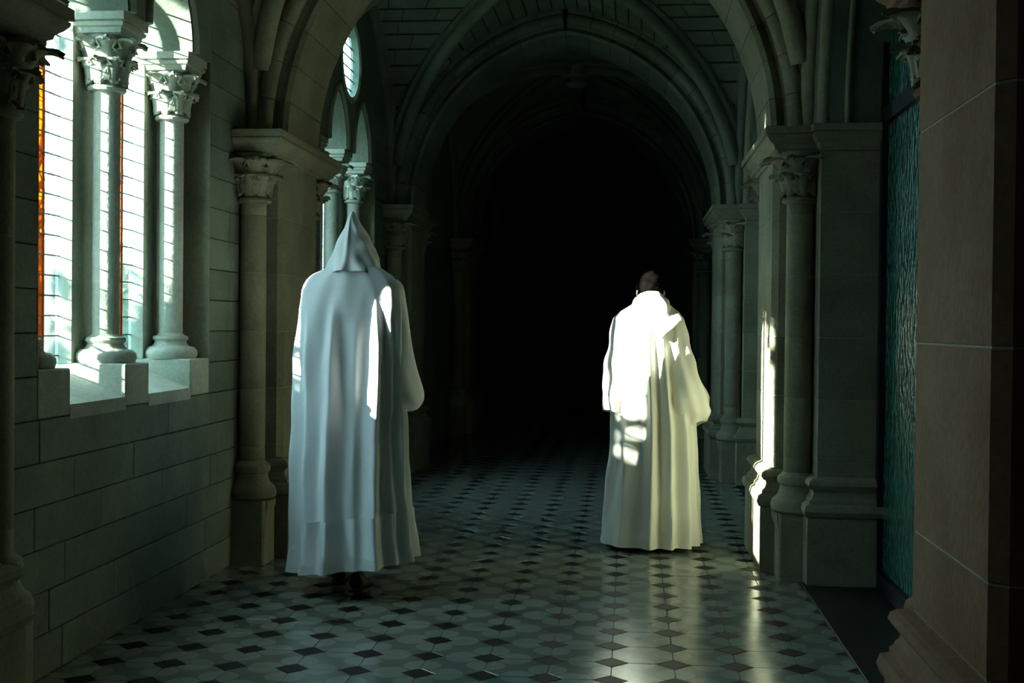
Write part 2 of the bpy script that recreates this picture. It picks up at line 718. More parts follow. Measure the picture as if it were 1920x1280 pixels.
def voussoir_mesh():
    da = A_END/NV
    rings = []
    for k in range(4):
        t = 0.0012+(da-0.0024)*k/3
        rings.append([((R_T+w)*cos(t), v, (R_T+w)*sin(t)) for v, w in ARCH])
    b = MB().rings(rings)
    return new_mesh('voussoir', b.v, b.f, M['pier'], 35)


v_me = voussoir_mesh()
v_shaded = v_me.copy()
v_shaded.materials.clear()
v_shaded.materials.append(M['vault'])  # darker copy for the deeper arches, their shade carried by the stone colour
arch_labels = {
    7.20: 'tall pointed stone arch springing from the nearest carved piers behind the monks',
    11.32: 'middle pointed stone arch with roll mouldings framing the dark passage',
    15.44: 'faint pointed stone arch deep inside the dark passage',
}
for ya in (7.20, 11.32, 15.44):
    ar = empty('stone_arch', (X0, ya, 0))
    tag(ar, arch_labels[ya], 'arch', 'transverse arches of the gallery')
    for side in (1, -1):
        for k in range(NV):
            o = put('voussoir', v_me if ya < 8 else v_shaded, ar, (-OFF*side, 0, Z_SP), (0, -A_END*k/NV, 0) if side == 1 else (0, -A_END*k/NV, pi))

# ------------------------------------------------------------------ walls
BASE_PROF = [(0.0, 0.055), (0.36, 0.055), (0.365, 0.05), (0.375, 0.066), (0.40, 0.075), (0.43, 0.066), (0.44, 0.045), (0.455, 0.045), (0.47, 0.028), (0.495, 0.02), (0.51, 0.024), (0.515, 0.036), (0.535, 0.050), (0.555, 0.044), (0.565, 0.03), (0.575, 0.0), (0.58, 0.0)]
ABA_PROF = [(2.29, 0.0), (2.297, 0.018), (2.312, 0.022), (2.318, 0.035), (2.335, 0.042), (2.352, 0.062), (2.372, 0.078), (2.384, 0.080), (2.385, 0.070), (2.391, 0.070), (2.392, 0.088), (2.43, 0.088)]


def rect_ring(u0, u1, v0, v1, off, z, ch=0.0):
    a, b, c, d = u0-off, u1+off, v0-off, v1+off
    if ch <= 0:
        return [(a, c, z), (b, c, z), (b, d, z), (a, d, z)]
    return [(a+ch, c, z), (b-ch, c, z), (b, c+ch, z), (b, d-ch, z), (b-ch, d, z), (a+ch, d, z), (a, d-ch, z), (a, c+ch, z)]


def rect_loft(b, u0, u1, v0, v1, prof, ch=0.0):
    return b.rings([rect_ring(u0, u1, v0, v1, o, z, ch) for z, o in prof])


C = 0.164   # height of one course


def wall_blocks(parent, x_face, thick, y0, y1, z0, z1, mat, seed, holes=(), sgn=1):
    """courses of single ashlars standing proud of a mortar core; sgn +1 faces +x"""
    rr = random.Random(seed)
    k = 0
    z = z0
    while z < z1-0.02:
        zt = min((ffloor(z/C+1e-6)+1)*C, z1)
        y = y0
        first = True
        while y < y1-0.01:
            ln = rr.choice((0.46, 0.58, 0.66, 0.82))
            if first:
                ln *= 0.55 if (round(z/C) % 2) else 1.0
                first = False
            yt = y+ln
            if y1-yt < 0.2:
                yt = y1
            skip = any(y < h[1]-0.001 and yt > h[0]+0.001 and z < h[3]-0.001 and zt > h[2]+0.001 for h in holes)
            if not skip:
                dx = rr.uniform(-0.0015, 0.0015)
                b = MB()
                xa, xb = x_face-sgn*thick, x_face+dx
                b.box(min(xa, xb), max(xa, xb), y+0.0012, yt-0.0012, z+0.0022, zt-0.0022, 0.0022)
                b.build('wall_block', mat, parent)
            y = yt
        z = zt


# left wall with its windows
WIN_C = 5.235
OPEN_H = 0.925              # half width of the splayed opening
LIGHT_H = 0.265
COL_D = 0.775               # distance of the three colonnettes
Z_SILL, Z_BLK, Z_ABA = 1.027, 1.172, 2.72
wins = [WIN_C, WIN_C+BAY]
lw = MB()
XO = XL-0.325               # outer face
lw.box(XO, XL-0.02, Y_BACK, Y_END, -0.3, 0.984)
edges = [Y_BACK]
for w in wins:
    edges += [w-OPEN_H, w+OPEN_H]
edges.append(Y_END)
for i in range(0, len(edges), 2):
    lw.box(XO, XL-0.02, edges[i], edges[i+1], 0.984, 3.16)
    lw.box(XL-0.07, XL-0.02, edges[i], edges[i+1], 3.16, 4.4)
wall_left = lw.build('wall_left', M['joint'])
tag(wall_left, kind='structure')
wall_blocks(wall_left, XL, 0.03, 2.3, 6.75, 0.0, 6*C, M['wall'], 11)
wall_blocks(wall_left, XL, 0.03, 2.3, WIN_C-OPEN_H, 6*C, 24*C, M['wall'], 12)
wall_blocks(wall_left, XL, 0.03, WIN_C+OPEN_H, 6.75, 6*C, 24*C, M['wall'], 13)
wall_blocks(wall_left, XL, 0.03, 7.6, 11.2, 0.0, 6*C, M['wall'], 14)
wall_blocks(wall_left, XL, 0.03, 7.6, WIN_C+BAY-OPEN_H, 6*C, 24*C, M['wall'], 15)
wall_blocks(wall_left, XL, 0.03, WIN_C+BAY+OPEN_H, 11.2, 6*C, 24*C, M['wall'], 16)
MB().box(XL-0.02, XL, 11.3, Y_END, 0, 4.36).build('wall_face', M['wall'], wall_left)
MB().box(XL-0.02, XL, Y_BACK, 2.3, 0, 4.36).build('wall_face', M['wall'], wall_left)


def lancet(c, h, zs, rise, n=10):
    """pointed arch outline above zs, from right to left"""
    R = (h*h+rise*rise)/(2*h)
    o = R-h
    a = math.acos(o/R)
    right = [(c-o+R*cos(a*i/n), zs+R*sin(a*i/n)) for i in range(n+1)]
    left = [(c+o-R*cos(a*i/n), zs+R*sin(a*i/n)) for i in range(n, -1, -1)]
    return right+left[1:]


def clip(poly, conv):
    """Sutherland-Hodgman against a convex counter-clockwise polygon"""
    out = poly
    for i in range(len(conv)):
        a, b = conv[i], conv[(i+1) % len(conv)]
        inp, out = out, []

        def side(p):
            return (b[0]-a[0])*(p[1]-a[1])-(b[1]-a[1])*(p[0]-a[0])
        for j in range(len(inp)):
            p, q = inp[j], inp[(j+1) % len(inp)]
            sp_, sq = side(p), side(q)
            if sp_ >= 0:
                out.append(p)
            if (sp_ >= 0) != (sq >= 0):
                t = sp_/(sp_-sq)
                out.append((p[0]+(q[0]-p[0])*t, p[1]+(q[1]-p[1])*t))
        if not out:
            return []
    return out


def area(p):
    return abs(sum(p[i][0]*p[(i+1) % len(p)][1]-p[(i+1) % len(p)][0]*p[i][1] for i in range(len(p))))/2


def leaf_mesh(name, H, W, r0, r1, mat, curl=0.07):
    """a carved acanthus leaf that climbs the bell of a capital and curls over at the tip"""
    ns, nt = 15, 8
    grid = []
    for i in range(ns+1):
        s = i/ns
        row = []
        rad = r0+(r1-r0)*s**1.5+curl*s**3.2
        z = H*(s*1.25-0.42*s**6)
        lobe = abs(sin(s*pi*3.3))**0.6
        w = W*(0.55+0.7*sin(pi*min(1, s*0.80+0.10)))*(0.62+0.48*lobe)*(1.0 if s < 0.72 else 1.0-2.2*(s-0.72))
        for j in range(nt+1):
            t = -1+2*j/nt
            wrap = -(w*t)**2/(2*max(rad, 0.05))
            vein = 0.013*max(0, 1-abs(t)*2.6)-0.005*cos(t*10)+0.016*abs(t)**3*(1-lobe)
            row.append((rad+wrap+vein+0.006, w*t, z+0.012*abs(t)*lobe-0.02*abs(t)*s))
        grid.append(row)
    bm = bmesh.new()
    vs_ = [[bm.verts.new(p) for p in row] for row in grid]
    for i in range(ns):
        for j in range(nt):
            bm.faces.new((vs_[i][j], vs_[i][j+1], vs_[i+1][j+1], vs_[i+1][j]))
    bmesh.ops.recalc_face_normals(bm, faces=bm.faces)
    bmesh.ops.solidify(bm, geom=bm.faces[:], thickness=0.010)
    me = bpy.data.meshes.new(name)
    bm.to_mesh(me)
    bm.free()
    me.materials.append(mat)
    me.polygons.foreach_set('use_smooth', [True]*len(me.polygons))
    me.set_sharp_from_angle(angle=radians(50))
    return me


leaf_w1 = leaf_mesh('leaf', 0.13, 0.036, 0.068, 0.085, M['window'], 0.045)
leaf_w2 = leaf_mesh('leaf', 0.21, 0.040, 0.068, 0.098, M['window'], 0.065)


def colonnette(parent, x, y, zb, zt, mat):
    """window colonnette: moulded base, shaft, leaf capital, square abacus"""
    r = 0.060
    col = MB().lathe([(r, zb+0.112), (r, 2.40)], 0, 0, 24).build('colonnette', mat, parent, 40, (x, y, 0))
    MB().lathe([(0.128, zb), (0.136, zb+0.02), (0.134, zb+0.04), (0.118, zb+0.058), (0.096, zb+0.062), (0.083, zb+0.075), (0.078, zb+0.088), (0.083, zb+0.092), (0.090, zb+0.102), (0.086, zb+0.114), (0.070, zb+0.118), (0.060, zb+0.13)], 0, 0, 28).build('base', mat, col, 40)
    cap = MB().lathe([(0.062, 2.385), (0.080, 2.39), (0.086, 2.40), (0.080, 2.412), (0.064, 2.416), (0.064, 2.48), (0.075, 2.55), (0.098, 2.62), (0.11, 2.64)], 0, 0, 24).build('capital', mat, col, 40)
    for k in range(8):
        put('leaf', leaf_w1, cap, (0, 0, 2.415), (0, 0, 2*pi*k/8))
        put('leaf', leaf_w2, cap, (0, 0, 2.43), (0, 0, 2*pi*(k+0.5)/8), (1, 1, 1))
    ab = MB()
    rect_loft(ab, -0.08, 0.08, -0.08, 0.08, [(2.625, 0.01), (2.632, 0.03), (2.655, 0.035), (2.66, 0.045), (2.675, 0.05), (2.678, 0.04), (2.683, 0.04), (2.685, 0.055), (2.72, 0.055)])
    ab.build('abacus', mat, col)
    return col


for wi, wc in enumerate(wins):
    W = empty('window_%d' % (wi+1), (0, 0, 0))
    tag(W, kind='structure')
    y0, y1 = wc-OPEN_H, wc+OPEN_H
    XG = XL-0.314            # glazing plane
    XI = XL-0.25             # inner face of the outer order
    lc = [wc-0.3925, wc+0.3925]
    # sill with notches below the lights
    blocks = [(y0, lc[0]-LIGHT_H), (lc[0]+LIGHT_H, lc[1]-LIGHT_H), (lc[1]+LIGHT_H, y1)]
    for a, b in blocks:
        MB().box(XO, XL+0.002, a, b, 0.986, Z_BLK, 0.006).build('sill_block', M['window'], W)
        MB().box(XO, XI, a, b, Z_BLK, Z_ABA).build('mullion', M['window'], W)
    for c in lc:
        MB().prism([(XO, 0.97), (XL+0.002, 0.97), (XL+0.002, Z_SILL), (XO, Z_SILL+0.125)], 'y', c-LIGHT_H-0.001, c+LIGHT_H+0.001).build('sill_slope', M['window'], W)
    for a, b in ((y0, y0+0.006), (y1-0.006, y1)):
        MB().box(XI-0.01, XL, a, b, Z_BLK, Z_ABA).build('jamb_stone', M['pier'], W)
    # wall above with two lancets and a round light
    LR = 0.40
    holes = [[(c+LIGHT_H, Z_ABA)]+lancet(c, LIGHT_H, Z_ABA+0.001, LR)[1:-1]+[(c-LIGHT_H, Z_ABA)] for c in lc]
    outer = [(y0-0.01, Z_ABA), (lc[0]-LIGHT_H, Z_ABA)]+list(reversed(lancet(lc[0], LIGHT_H, Z_ABA, LR)))[1:-1]+[(lc[0]+LIGHT_H, Z_ABA), (lc[1]-LIGHT_H, Z_ABA)]+list(reversed(lancet(lc[1], LIGHT_H, Z_ABA, LR)))[1:-1]+[(lc[1]+LIGHT_H, Z_ABA), (y1+0.01, Z_ABA), (y1+0.01, 4.4), (y0-0.01, 4.4)]
    OC, ORR = (wc, 3.44), 0.29
    circ = [(OC[0]+ORR*cos(2*pi*i/28), OC[1]+ORR*sin(2*pi*i/28)) for i in range(28)]
    MB().prism(outer, 'x', XL-0.07, XL, [circ]).build('tympanum', M['wall'], W, 40)
    low = [(p[0], min(p[1], 3.16)) for p in outer]
    MB().prism(low, 'x', XO, XL-0.07).build('outer_wall', M['wall'], W, 40)
    # roll mouldings round the lancets and the round light
    for c in lc:
        pts = [(XL, p[0], p[1]) for p in lancet(c, LIGHT_H+0.035, Z_ABA, LR+0.05, 14)]
        MB().tube(pts, 0.024, 8).build('arch_roll', M['window'], W, 60)
    pts = [(XL-0.01, OC[0]+(ORR+0.03)*cos(2*pi*i/32), OC[1]+(ORR+0.03)*sin(2*pi*i/32)) for i in range(33)]
    MB().tube(pts, 0.024, 8).build('round_light_roll', M['window'], W, 60)
    for k in (-1, 0, 1):
        colonnette(W, XL-0.15, wc+k*COL_D, Z_BLK, Z_ABA, M['window'])
    # leaded panes
    ROW = 0.088
    shared = {}
    for c in lc:
        shape = [(c-LIGHT_H, Z_SILL+0.09), (c+LIGHT_H, Z_SILL+0.09)]+lancet(c, LIGHT_H, Z_ABA, LR)
        oa, ob_ = (c+0.07, c+0.128) if c < wc else (c+0.10, c+0.15)
        cols = [(c-LIGHT_H, c-0.11, 'glass'), (c-0.11, oa, 'glass'), (oa, ob_, 'orange'), (ob_, c+LIGHT_H, 'glass')]
        z = Z_SILL+0.09
        lead = MB()
        i = 0
        while z < Z_ABA+LR:
            for ci, (a, b, g) in enumerate(cols):
                rect = [(a+0.002, z+0.002), (b-0.002, z+0.002), (b-0.002, z+ROW-0.002), (a+0.002, z+ROW-0.002)]
                q = clip(rect, shape)
                if len(q) < 3 or area(q) < 2e-4:
                    continue
                full = abs(area(q)-area(rect)) < 1e-9
                gg = g
                if full:
                    key = (round(b-a, 4), gg)
                    if key not in shared:
                        bb = MB().prism([(p[0]-a, p[1]-z) for p in rect], 'x', -0.002, 0.002)
                        shared[key] = new_mesh('pane', bb.v, bb.f, M[gg])
                    put('pane', shared[key], W, (XG, a, z))
                else:
                    MB().prism(q, 'x', XG-0.002, XG+0.002).build('pane', M[gg], W)
            bar = clip([(c-LIGHT_H, z-0.0028), (c+LIGHT_H, z-0.0028), (c+LIGHT_H, z+0.0028), (c-LIGHT_H, z+0.0028)], shape)
            if len(bar) > 2:
                lead.prism(bar, 'x', XG-0.004, XG+0.004)
            z += ROW
            i += 1
        for a, b, g in cols[1:]:
            bar = clip([(a-0.003, 1.0), (a+0.003, 1.0), (a+0.003, 3.3), (a-0.003, 3.3)], shape)
            lead.prism(bar, 'x', XG-0.005, XG+0.005)
        lead.build('lead_lattice', M['lead'], W)
    zz = OC[1]-ORR
    lead = MB()
    ccw = circ
    while zz < OC[1]+ORR:
        for j in range(-5, 5):
            a = OC[0]+j*0.085
            q = clip([(a+0.002, zz+0.002), (a+0.083, zz+0.002), (a+0.083, zz+0.083), (a+0.002, zz+0.083)], ccw)
            if len(q) > 2 and area(q) > 2e-4:
                MB().prism(q, 'x', XL-0.052, XL-0.048).build('pane', M['redglass' if (j == -4) else 'glass'], W)
        zz += 0.085
        bar = clip([(OC[0]-0.4, zz-0.004), (OC[0]+0.4, zz-0.004), (OC[0]+0.4, zz+0.004), (OC[0]-0.4, zz+0.004)], ccw)
        if len(bar) > 2:
            lead.prism(bar, 'x', XL-0.054, XL-0.046)
    lead.build('lead_lattice', M['lead'], W)

# right wall: arcade of recesses between the piers
wall_right = MB().box(1.42, 1.6, Y_BACK, Y_END, -0.3, 4.4).build('wall_right', M['wall'])
tag(wall_right, kind='structure')
for k in range(-1, 4):
    ya, yb = (PIER_Y[k]+0.74 if k >= 0 else Y_BACK), PIER_Y[k+1]-0.74
    c, h = (ya+yb)/2, (yb-ya)/2
    p0, p1 = ya-0.74, yb+0.74
    lan = list(reversed(lancet(c, h, Z_SP, 1.45, 16)))
    outer = [(p0, Z_SP)]+lan+[(p1, Z_SP), (p1, 4.4), (p0, 4.4)]
    MB().prism(outer, 'x', XR, 1.42).build('spandrel', M['wall'], wall_right, 40)
    if k in (0, 1):
        pts = [(XR+0.015, p[0], p[1]) for p in lancet(c, h+0.03, Z_SP, 1.48, 24)]
        MB().tube(pts, 0.038, 10).build('arch_roll', M['pier'], wall_right, 60)
        pts = [(XR+0.13, p[0], p[1]) for p in lancet(c, h-0.004, Z_SP, 1.446, 24)]
        MB().tube(pts, 0.016, 8).build('arch_roll', M['pier'], wall_right, 60)

wall_back = MB().box(-2.62, 1.6, Y_END, Y_END+0.25, -0.3, 4.4).build('wall_back', M['wall'])
tag(wall_back, kind='structure')
wall_front = MB().box(-2.62, 1.6, Y_BACK-0.25, Y_BACK, -0.3, 4.4).build('wall_front', M['wall'])
tag(wall_front, kind='structure')

# green glass door in the recess on the right
D = empty('door_1', (0, 0, 0))
tag(D, kind='structure')
DY0, DY1, XD = PIER_Y[0]+0.74, PIER_Y[1]-0.74, 1.33
fr = MB()
fr.box(XD-0.03, XD+0.05, DY0, DY0+0.06, 0.012, 4.0)
fr.box(XD-0.03, XD+0.05, DY1-0.06, DY1, 0.012, 4.0)
fr.box(XD-0.03, XD+0.05, DY0+0.06, DY1-0.06, 0.012, 0.10)
fr.build('door_frame', M['frame'], D)
MB().box(XD-0.03, XD+0.05, DY0+0.06, DY1-0.06, 2.42, 2.50).build('transom', M['frame'], D)
MB().box(XD-0.02, XD+0.04, (DY0+DY1)/2-0.03, (DY0+DY1)/2+0.03, 0.10, 2.42).build('mullion', M['frame'], D)
for a, b in ((DY0+0.06, (DY0+DY1)/2-0.03), ((DY0+DY1)/2+0.03, DY1-0.06)):
    MB().box(XD, XD+0.012, a, b, 0.10, 2.42).build('pane', M['green'], D)
    MB().box(XD, XD+0.012, a, b, 2.50, 4.0).build('pane', M['green'], D)
MB().box(0.925, 1.42, PIER_Y[0]-0.9, PIER_Y[1]-0.70, -0.2, 0.012, 0.003).build('trim_1', M['slate']).__setitem__('kind', 'structure')

# ------------------------------------------------------------------ piers
JO = [0.58, 0.656, 0.984, 1.312, 1.64, 1.968, 2.29]


def build_pier(name, side, mat, label, loc, tall=False):
    """side -1: against the right wall (u grows towards -x); +1: left wall"""
    P = empty(name, loc)
    tag(P, label, 'pier', 'carved stone piers of the gallery')
    s = side
    UM, VM, US, VS, RS = 0.205, 0.38, 0.078, 0.54, 0.073

    def fin(b, nm, parent, sm=None):
        b.v = [(s*v[0], v[1], v[2]) for v in b.v]
        return b.build(nm, mat, parent, sm)
    fin(rect_loft(MB(), -0.03, UM, -VM, VM, BASE_PROF), 'base', P)
    joints = JO if not tall else [0.58, 0.80, 1.32, 1.90, 2.29]
    for a, b in zip(joints, joints[1:]):
        fin(rect_loft(MB(), -0.03, UM, -VM, VM, [(a+0.0015, -0.003), (a+0.0045, 0), (b-0.0045, 0), (b-0.0015, -0.003)], 0.035), 'pier_block', P)
    core = MB()
    rect_loft(core, -0.03, UM, -VM, VM, [(joints[0], -0.0022), (2.29, -0.0022)], 0.035)
    if side < 0:
        rect_loft(core, -0.42, 0.0, -0.74, 0.74, [(joints[0], -0.0022), (2.29, -0.0022)])
    for sg in (-1, 1):
        core.lathe([(RS-0.0018, joints[0]), (RS-0.0018, 2.03)], US, sg*VS, 24)
    core.v = [(s*v[0], v[1], v[2]) for v in core.v]
    core.build('mortar_core', M['mortar'], P)
    fin(rect_loft(MB(), -0.03, UM-0.01, -0.62, 0.62, ABA_PROF), 'abacus', P)
    if side < 0:
        fin(rect_loft(MB(), -0.42, 0.0, -0.74, 0.74, BASE_PROF), 'reveal_base', P)
        for a, b in zip(joints, joints[1:]):
            fin(rect_loft(MB(), -0.42, 0.0, -0.74, 0.74, [(a+0.0015, -0.003), (a+0.0045, 0), (b-0.0045, 0), (b-0.0015, -0.003)]), 'reveal_block', P)
        fin(rect_loft(MB(), -0.42, -0.02, -0.72, 0.72, [(z, o*0.8) for z, o in ABA_PROF]), 'impost', P)
    for sg in (-1, 1):
        cy = sg*VS
        pl = MB()
        pl.rings([rect_ring(US-0.14, US+0.105, cy-0.105, cy+0.105, 0, z, 0.012) for z in (0, 0.36)])
        # spur under the round torus
        pl.rings([[(US+0.105+0.03*q*cos(t), cy+0.08*cos(t)*0+0.075*sin(t), z) for t in (-1.3, -0.65, 0, 0.65, 1.3)] for z, q in ((0.27, 0.05), (0.30, 0.5), (0.33, 0.9), (0.36, 1.0))], True, True, True)
        fin(pl, 'shaft_plinth', P, 30)
        fin(MB().lathe([(0.118, 0.36), (0.136, 0.375), (0.14, 0.40), (0.13, 0.43), (0.11, 0.445), (0.10, 0.46), (0.09, 0.49), (0.092, 0.51), (0.10, 0.515), (0.106, 0.535), (0.10, 0.556), (0.085, 0.565), (0.074, 0.58)], US, cy, 28), 'shaft_base', P, 40)
        js = joints[:-1]+[2.035]
        for a, b in zip(js, js[1:]):
            fin(MB().lathe([(RS-0.002, a+0.001), (RS, a+0.004), (RS, b-0.004), (RS-0.002, b-0.001)], US, cy, 24), 'shaft_drum', P, 40)
        cap = fin(MB().lathe([(RS, 2.03), (RS+0.02, 2.036), (RS+0.027, 2.048), (RS+0.02, 2.06), (RS+0.002, 2.066), (RS+0.004, 2.14), (RS+0.022, 2.21), (RS+0.055, 2.27), (RS+0.075, 2.30)], US, cy, 24), 'capital', P, 40)
        for k in range(8):
            put('leaf', PL1, cap, (s*US, cy, 2.068), (0, 0, 2*pi*k/8))
            put('leaf', PL2, cap, (s*US, cy, 2.085), (0, 0, 2*pi*(k+0.5)/8))
    return P


PL1 = leaf_mesh('leaf', 0.14, 0.044, 0.080, 0.098, M['pier'], 0.06)
PL2 = leaf_mesh('leaf', 0.215, 0.052, 0.080, 0.120, M['pier'], 0.095)
pl_specs = [
    (-1, 'brown sandstone pier at the right edge, beside the green glass door', (XR, PIER_Y[0], 0), M['red'], True),
    (-1, 'tan stone pier with carved capital and sunlit edge, right of the bareheaded monk', (XR, PIER_Y[1], 0), M['pier'], False),
    (-1, 'shaded stone pier seen between the right monk and the sunlit pier', (XR, PIER_Y[2], 0), M['pier'], False),
    (-1, 'almost black stone pier deepest in the passage on the right', (XR, PIER_Y[3], 0), M['pier'], False),
    (1, 'dark pier cut off by the left picture edge, nearest the camera', (XL, 3.30, 0), M['pier'], False),
    (1, 'stone pier with leaf capital between the bright window and the hooded monk', (XL, PIER_Y[1], 0), M['pier'], False),
    (1, 'dim stone pier with leaf capital just right of the pointed hood', (XL, PIER_Y[2], 0), M['pier'], False),
    (1, 'faint stone pier right of the hooded monk, deepest in the passage on the left', (XL, PIER_Y[3], 0), M['pier'], False),
]
for sd, lb, lc_, mt, tl_ in pl_specs:
    build_pier('stone_pier', sd, mt, lb, lc_, tl_)

# ------------------------------------------------------------------ the two monks


def lerp_table(tab, z):
    """tab sorted by falling z; returns interpolated tuple"""
    if z >= tab[0][0]:
        return tab[0][1:]
    if z <= tab[-1][0]:
        return tab[-1][1:]
    for a, b in zip(tab, tab[1:]):
        if b[0] <= z <= a[0]:
            t = (a[0]-z)/(a[0]-b[0])
            return tuple(p+(q-p)*t for p, q in zip(a[1:], b[1:]))


def adiff(a, b):
    return (a-b+180) % 360-180


def cloth_point(tab, folds, th, z, extra=0.0, seed=0.0):
    xl, xr, yb, yf = lerp_table(tab, z)
    cx, cy, w, d = (xl+xr)/2, (yb+yf)/2, (xr-xl)/2, (yf-yb)/2
    c, s = cos(radians(th)), sin(radians(th))
    n = 2.35
    k = (abs(c)**n+abs(s)**n)**(-1/n)
    f = 0.0
    for (t0, amp, sig, ztop, drift) in folds:
        if z < ztop:
            ramp = 0.62*min(1.0, (ztop-z)/0.32)+0.38*min(1.0, (ztop-z)/1.2)
            q = adiff(th, t0+drift*(ztop-z))/(sig*(0.55+0.35*ramp))
            f += amp*ramp*(exp(-abs(q)**1.5)-0.28*exp(-(abs(q)-1.9)**2))
    f += 0.0035*sin(th*0.11+z*6+seed)+0.0025*sin(th*0.23-z*11+seed*2)+0.002*sin(th*0.05+z*23+seed*3)
    return Vector((cx+k*w*c+f*c+extra*c, cy+k*d*s+f*s+extra*s, z))


def cloth_mesh(tab, folds, z0, z1, hem=None, nth=240, nz=110, seed=0.0):
    """tab: (z, xleft, xright, yback, yfront), closed robe from z0 (top) to z1 (hem)"""
    rings = []
    for i in range(nz+1):
        z = z0+(z1-z0)*i/nz
        r = []
        for j in range(nth):
            th = 360*j/nth
            p = cloth_point(tab, folds, th, z, 0, seed)
            if hem:
                p.z += hem(th)*max(0, 1-(z-z1)/0.5)
            r.append(p)
        rings.append(r)
    # turned hem so that the cloth has a thickness and an inside
    last = rings[-1]
    cen = sum(last, Vector())/len(last)
    inner = [p+(cen-p).normalized()*0.012+Vector((0, 0, 0.004)) for p in last]
    rings.append(inner)
    rings.append([p+(cen-p)*0.08+Vector((0, 0, 0.25)) for p in inner])
    return MB().rings(rings, True, True, False)


def loft(rings_def, n=40, wrinkle=0.0, seed=0.0):
    """rings_def: (centre, ax vector, ay vector); smooth tube through ellipses"""
    rd = [(Vector(c), Vector(a), Vector(b)) for c, a, b in rings_def]
    out = []
    m_ = len(rd)-1
    steps = 7
    for i in range(m_):
        p0, p1, p2, p3 = rd[max(i-1, 0)], rd[i], rd[i+1], rd[min(i+2, m_)]
        for k in range(steps+(1 if i == m_-1 else 0)):
            t = k/steps

            def cr(q):
                a, b, c, d = p0[q], p1[q], p2[q], p3[q]
                return 0.5*((2*b)+(c-a)*t+(2*a-5*b+4*c-d)*t*t+(3*b-a-3*c+d)*t**3)
            c, a, b = cr(0), cr(1), cr(2)
            u = (i+t)/m_
            ring = []
            for j in range(n):
                th = 2*pi*j/n
                w = 1+wrinkle*(sin(3*th+9*u+seed)+0.7*sin(5*th-14*u+2*seed)+0.5*sin(2*th+23*u))
                ring.append(c+(a*cos(th)+b*sin(th))*w)
            out.append(ring)
    return MB().rings(out)


def ellipsoid(b, c, r, n=18, mrings=12, rotx=0.0):
    rings = []
    for i in range(1, mrings):
        ph = pi*i/mrings
        ring = []
        for j in range(n):
            q = Vector((r[0]*sin(ph)*cos(2*pi*j/n), r[1]*sin(ph)*sin(2*pi*j/n), r[2]*cos(ph)))
            q.rotate(Matrix.Rotation(rotx, 3, 'X'))
            ring.append(Vector(c)+q)
        rings.append(ring)
    return b.rings(rings)


def body_mesh(name, joints, bones, head_c, tilt, mat):
    """a continuous body: skinned skeleton with a shaped head, fused by a voxel remesh"""
    names = list(joints)
    me = bpy.data.meshes.new(name+'_skeleton')
    me.from_pydata([joints[k][0] for k in names], [(names.index(a), names.index(b)) for a, b in bones], [])
    ob = bpy.data.objects.new(name+'_skeleton', me)
    SC.collection.objects.link(ob)
    ob.modifiers.new('skin', 'SKIN')
    for i, k in enumerate(names):
        sv = me.skin_vertices[0].data[i]
        sv.radius = (joints[k][1], joints[k][1])
        sv.use_root = (k == 'pelvis')
    ss = ob.modifiers.new('sub', 'SUBSURF')
    ss.levels = ss.render_levels = 1
    bpy.context.view_layer.update()
    ev = ob.evaluated_get(bpy.context.evaluated_depsgraph_get())
    tmp = ev.to_mesh()
    b = MB()
    b.add([v.co[:] for v in tmp.vertices], [tuple(p.vertices) for p in tmp.polygons])
    ev.to_mesh_clear()
    hc = Vector(head_c)
    rot = Matrix.Rotation(-tilt, 3, 'X')

    def at(x, y, z):
        return hc+rot@Vector((x, y, z))
    ellipsoid(b, at(0, -0.012, 0.02), (0.073, 0.092, 0.088), rotx=-tilt)         # cranium
    ellipsoid(b, at(0, 0.030, -0.045), (0.056, 0.062, 0.072), rotx=-tilt)        # face and jaw
    ellipsoid(b, at(0, 0.066, -0.092), (0.026, 0.022, 0.020), rotx=-tilt)        # chin
    ellipsoid(b, at(0, 0.098, -0.028), (0.013, 0.020, 0.028), rotx=-tilt)        # nose
    ellipsoid(b, at(0, 0.078, 0.018), (0.050, 0.018, 0.012), rotx=-tilt)         # brow
    ellipsoid(b, at(0, 0.084, -0.066), (0.024, 0.012, 0.008), rotx=-tilt)        # mouth
    for s in (-1, 1):
        ellipsoid(b, at(s*0.028, 0.074, -0.004), (0.013, 0.012, 0.010), rotx=-tilt)   # eye
        ellipsoid(b, at(s*0.078, -0.005, -0.015), (0.014, 0.022, 0.034), rotx=-tilt)  # ear
    bpy.data.objects.remove(ob)
    bpy.data.meshes.remove(me)
    o = b.build(name, mat)
    rm = o.modifiers.new('fuse', 'REMESH')
    rm.mode = 'VOXEL'
    rm.voxel_size = 0.011
    rm.use_smooth_shade = True
    sm = o.modifiers.new('soften', 'SMOOTH')
    sm.iterations = 4
    bpy.context.view_layer.update()
    ev = o.evaluated_get(bpy.context.evaluated_depsgraph_get())
    me2 = bpy.data.meshes.new_from_object(ev)
    o.modifiers.clear()
    bm = bmesh.new()
    bm.from_mesh(me2)
    left, best = set(bm.verts), []
    while left:
        st = [left.pop()]
        comp = []
        while st:
            q = st.pop()
            comp.append(q)
            for e in q.link_edges:
                w = e.other_vert(q)
                if w in left:
                    left.remove(w)
                    st.append(w)
        best.append(comp)
    best.sort(key=len)
    bmesh.ops.delete(bm, geom=[q for c in best[:-1] for q in c], context='VERTS')
    bm.to_mesh(me2)
    bm.free()
    me2.materials.clear()
    me2.materials.append(mat)
    o.data = me2
    me2.name = name
    return o


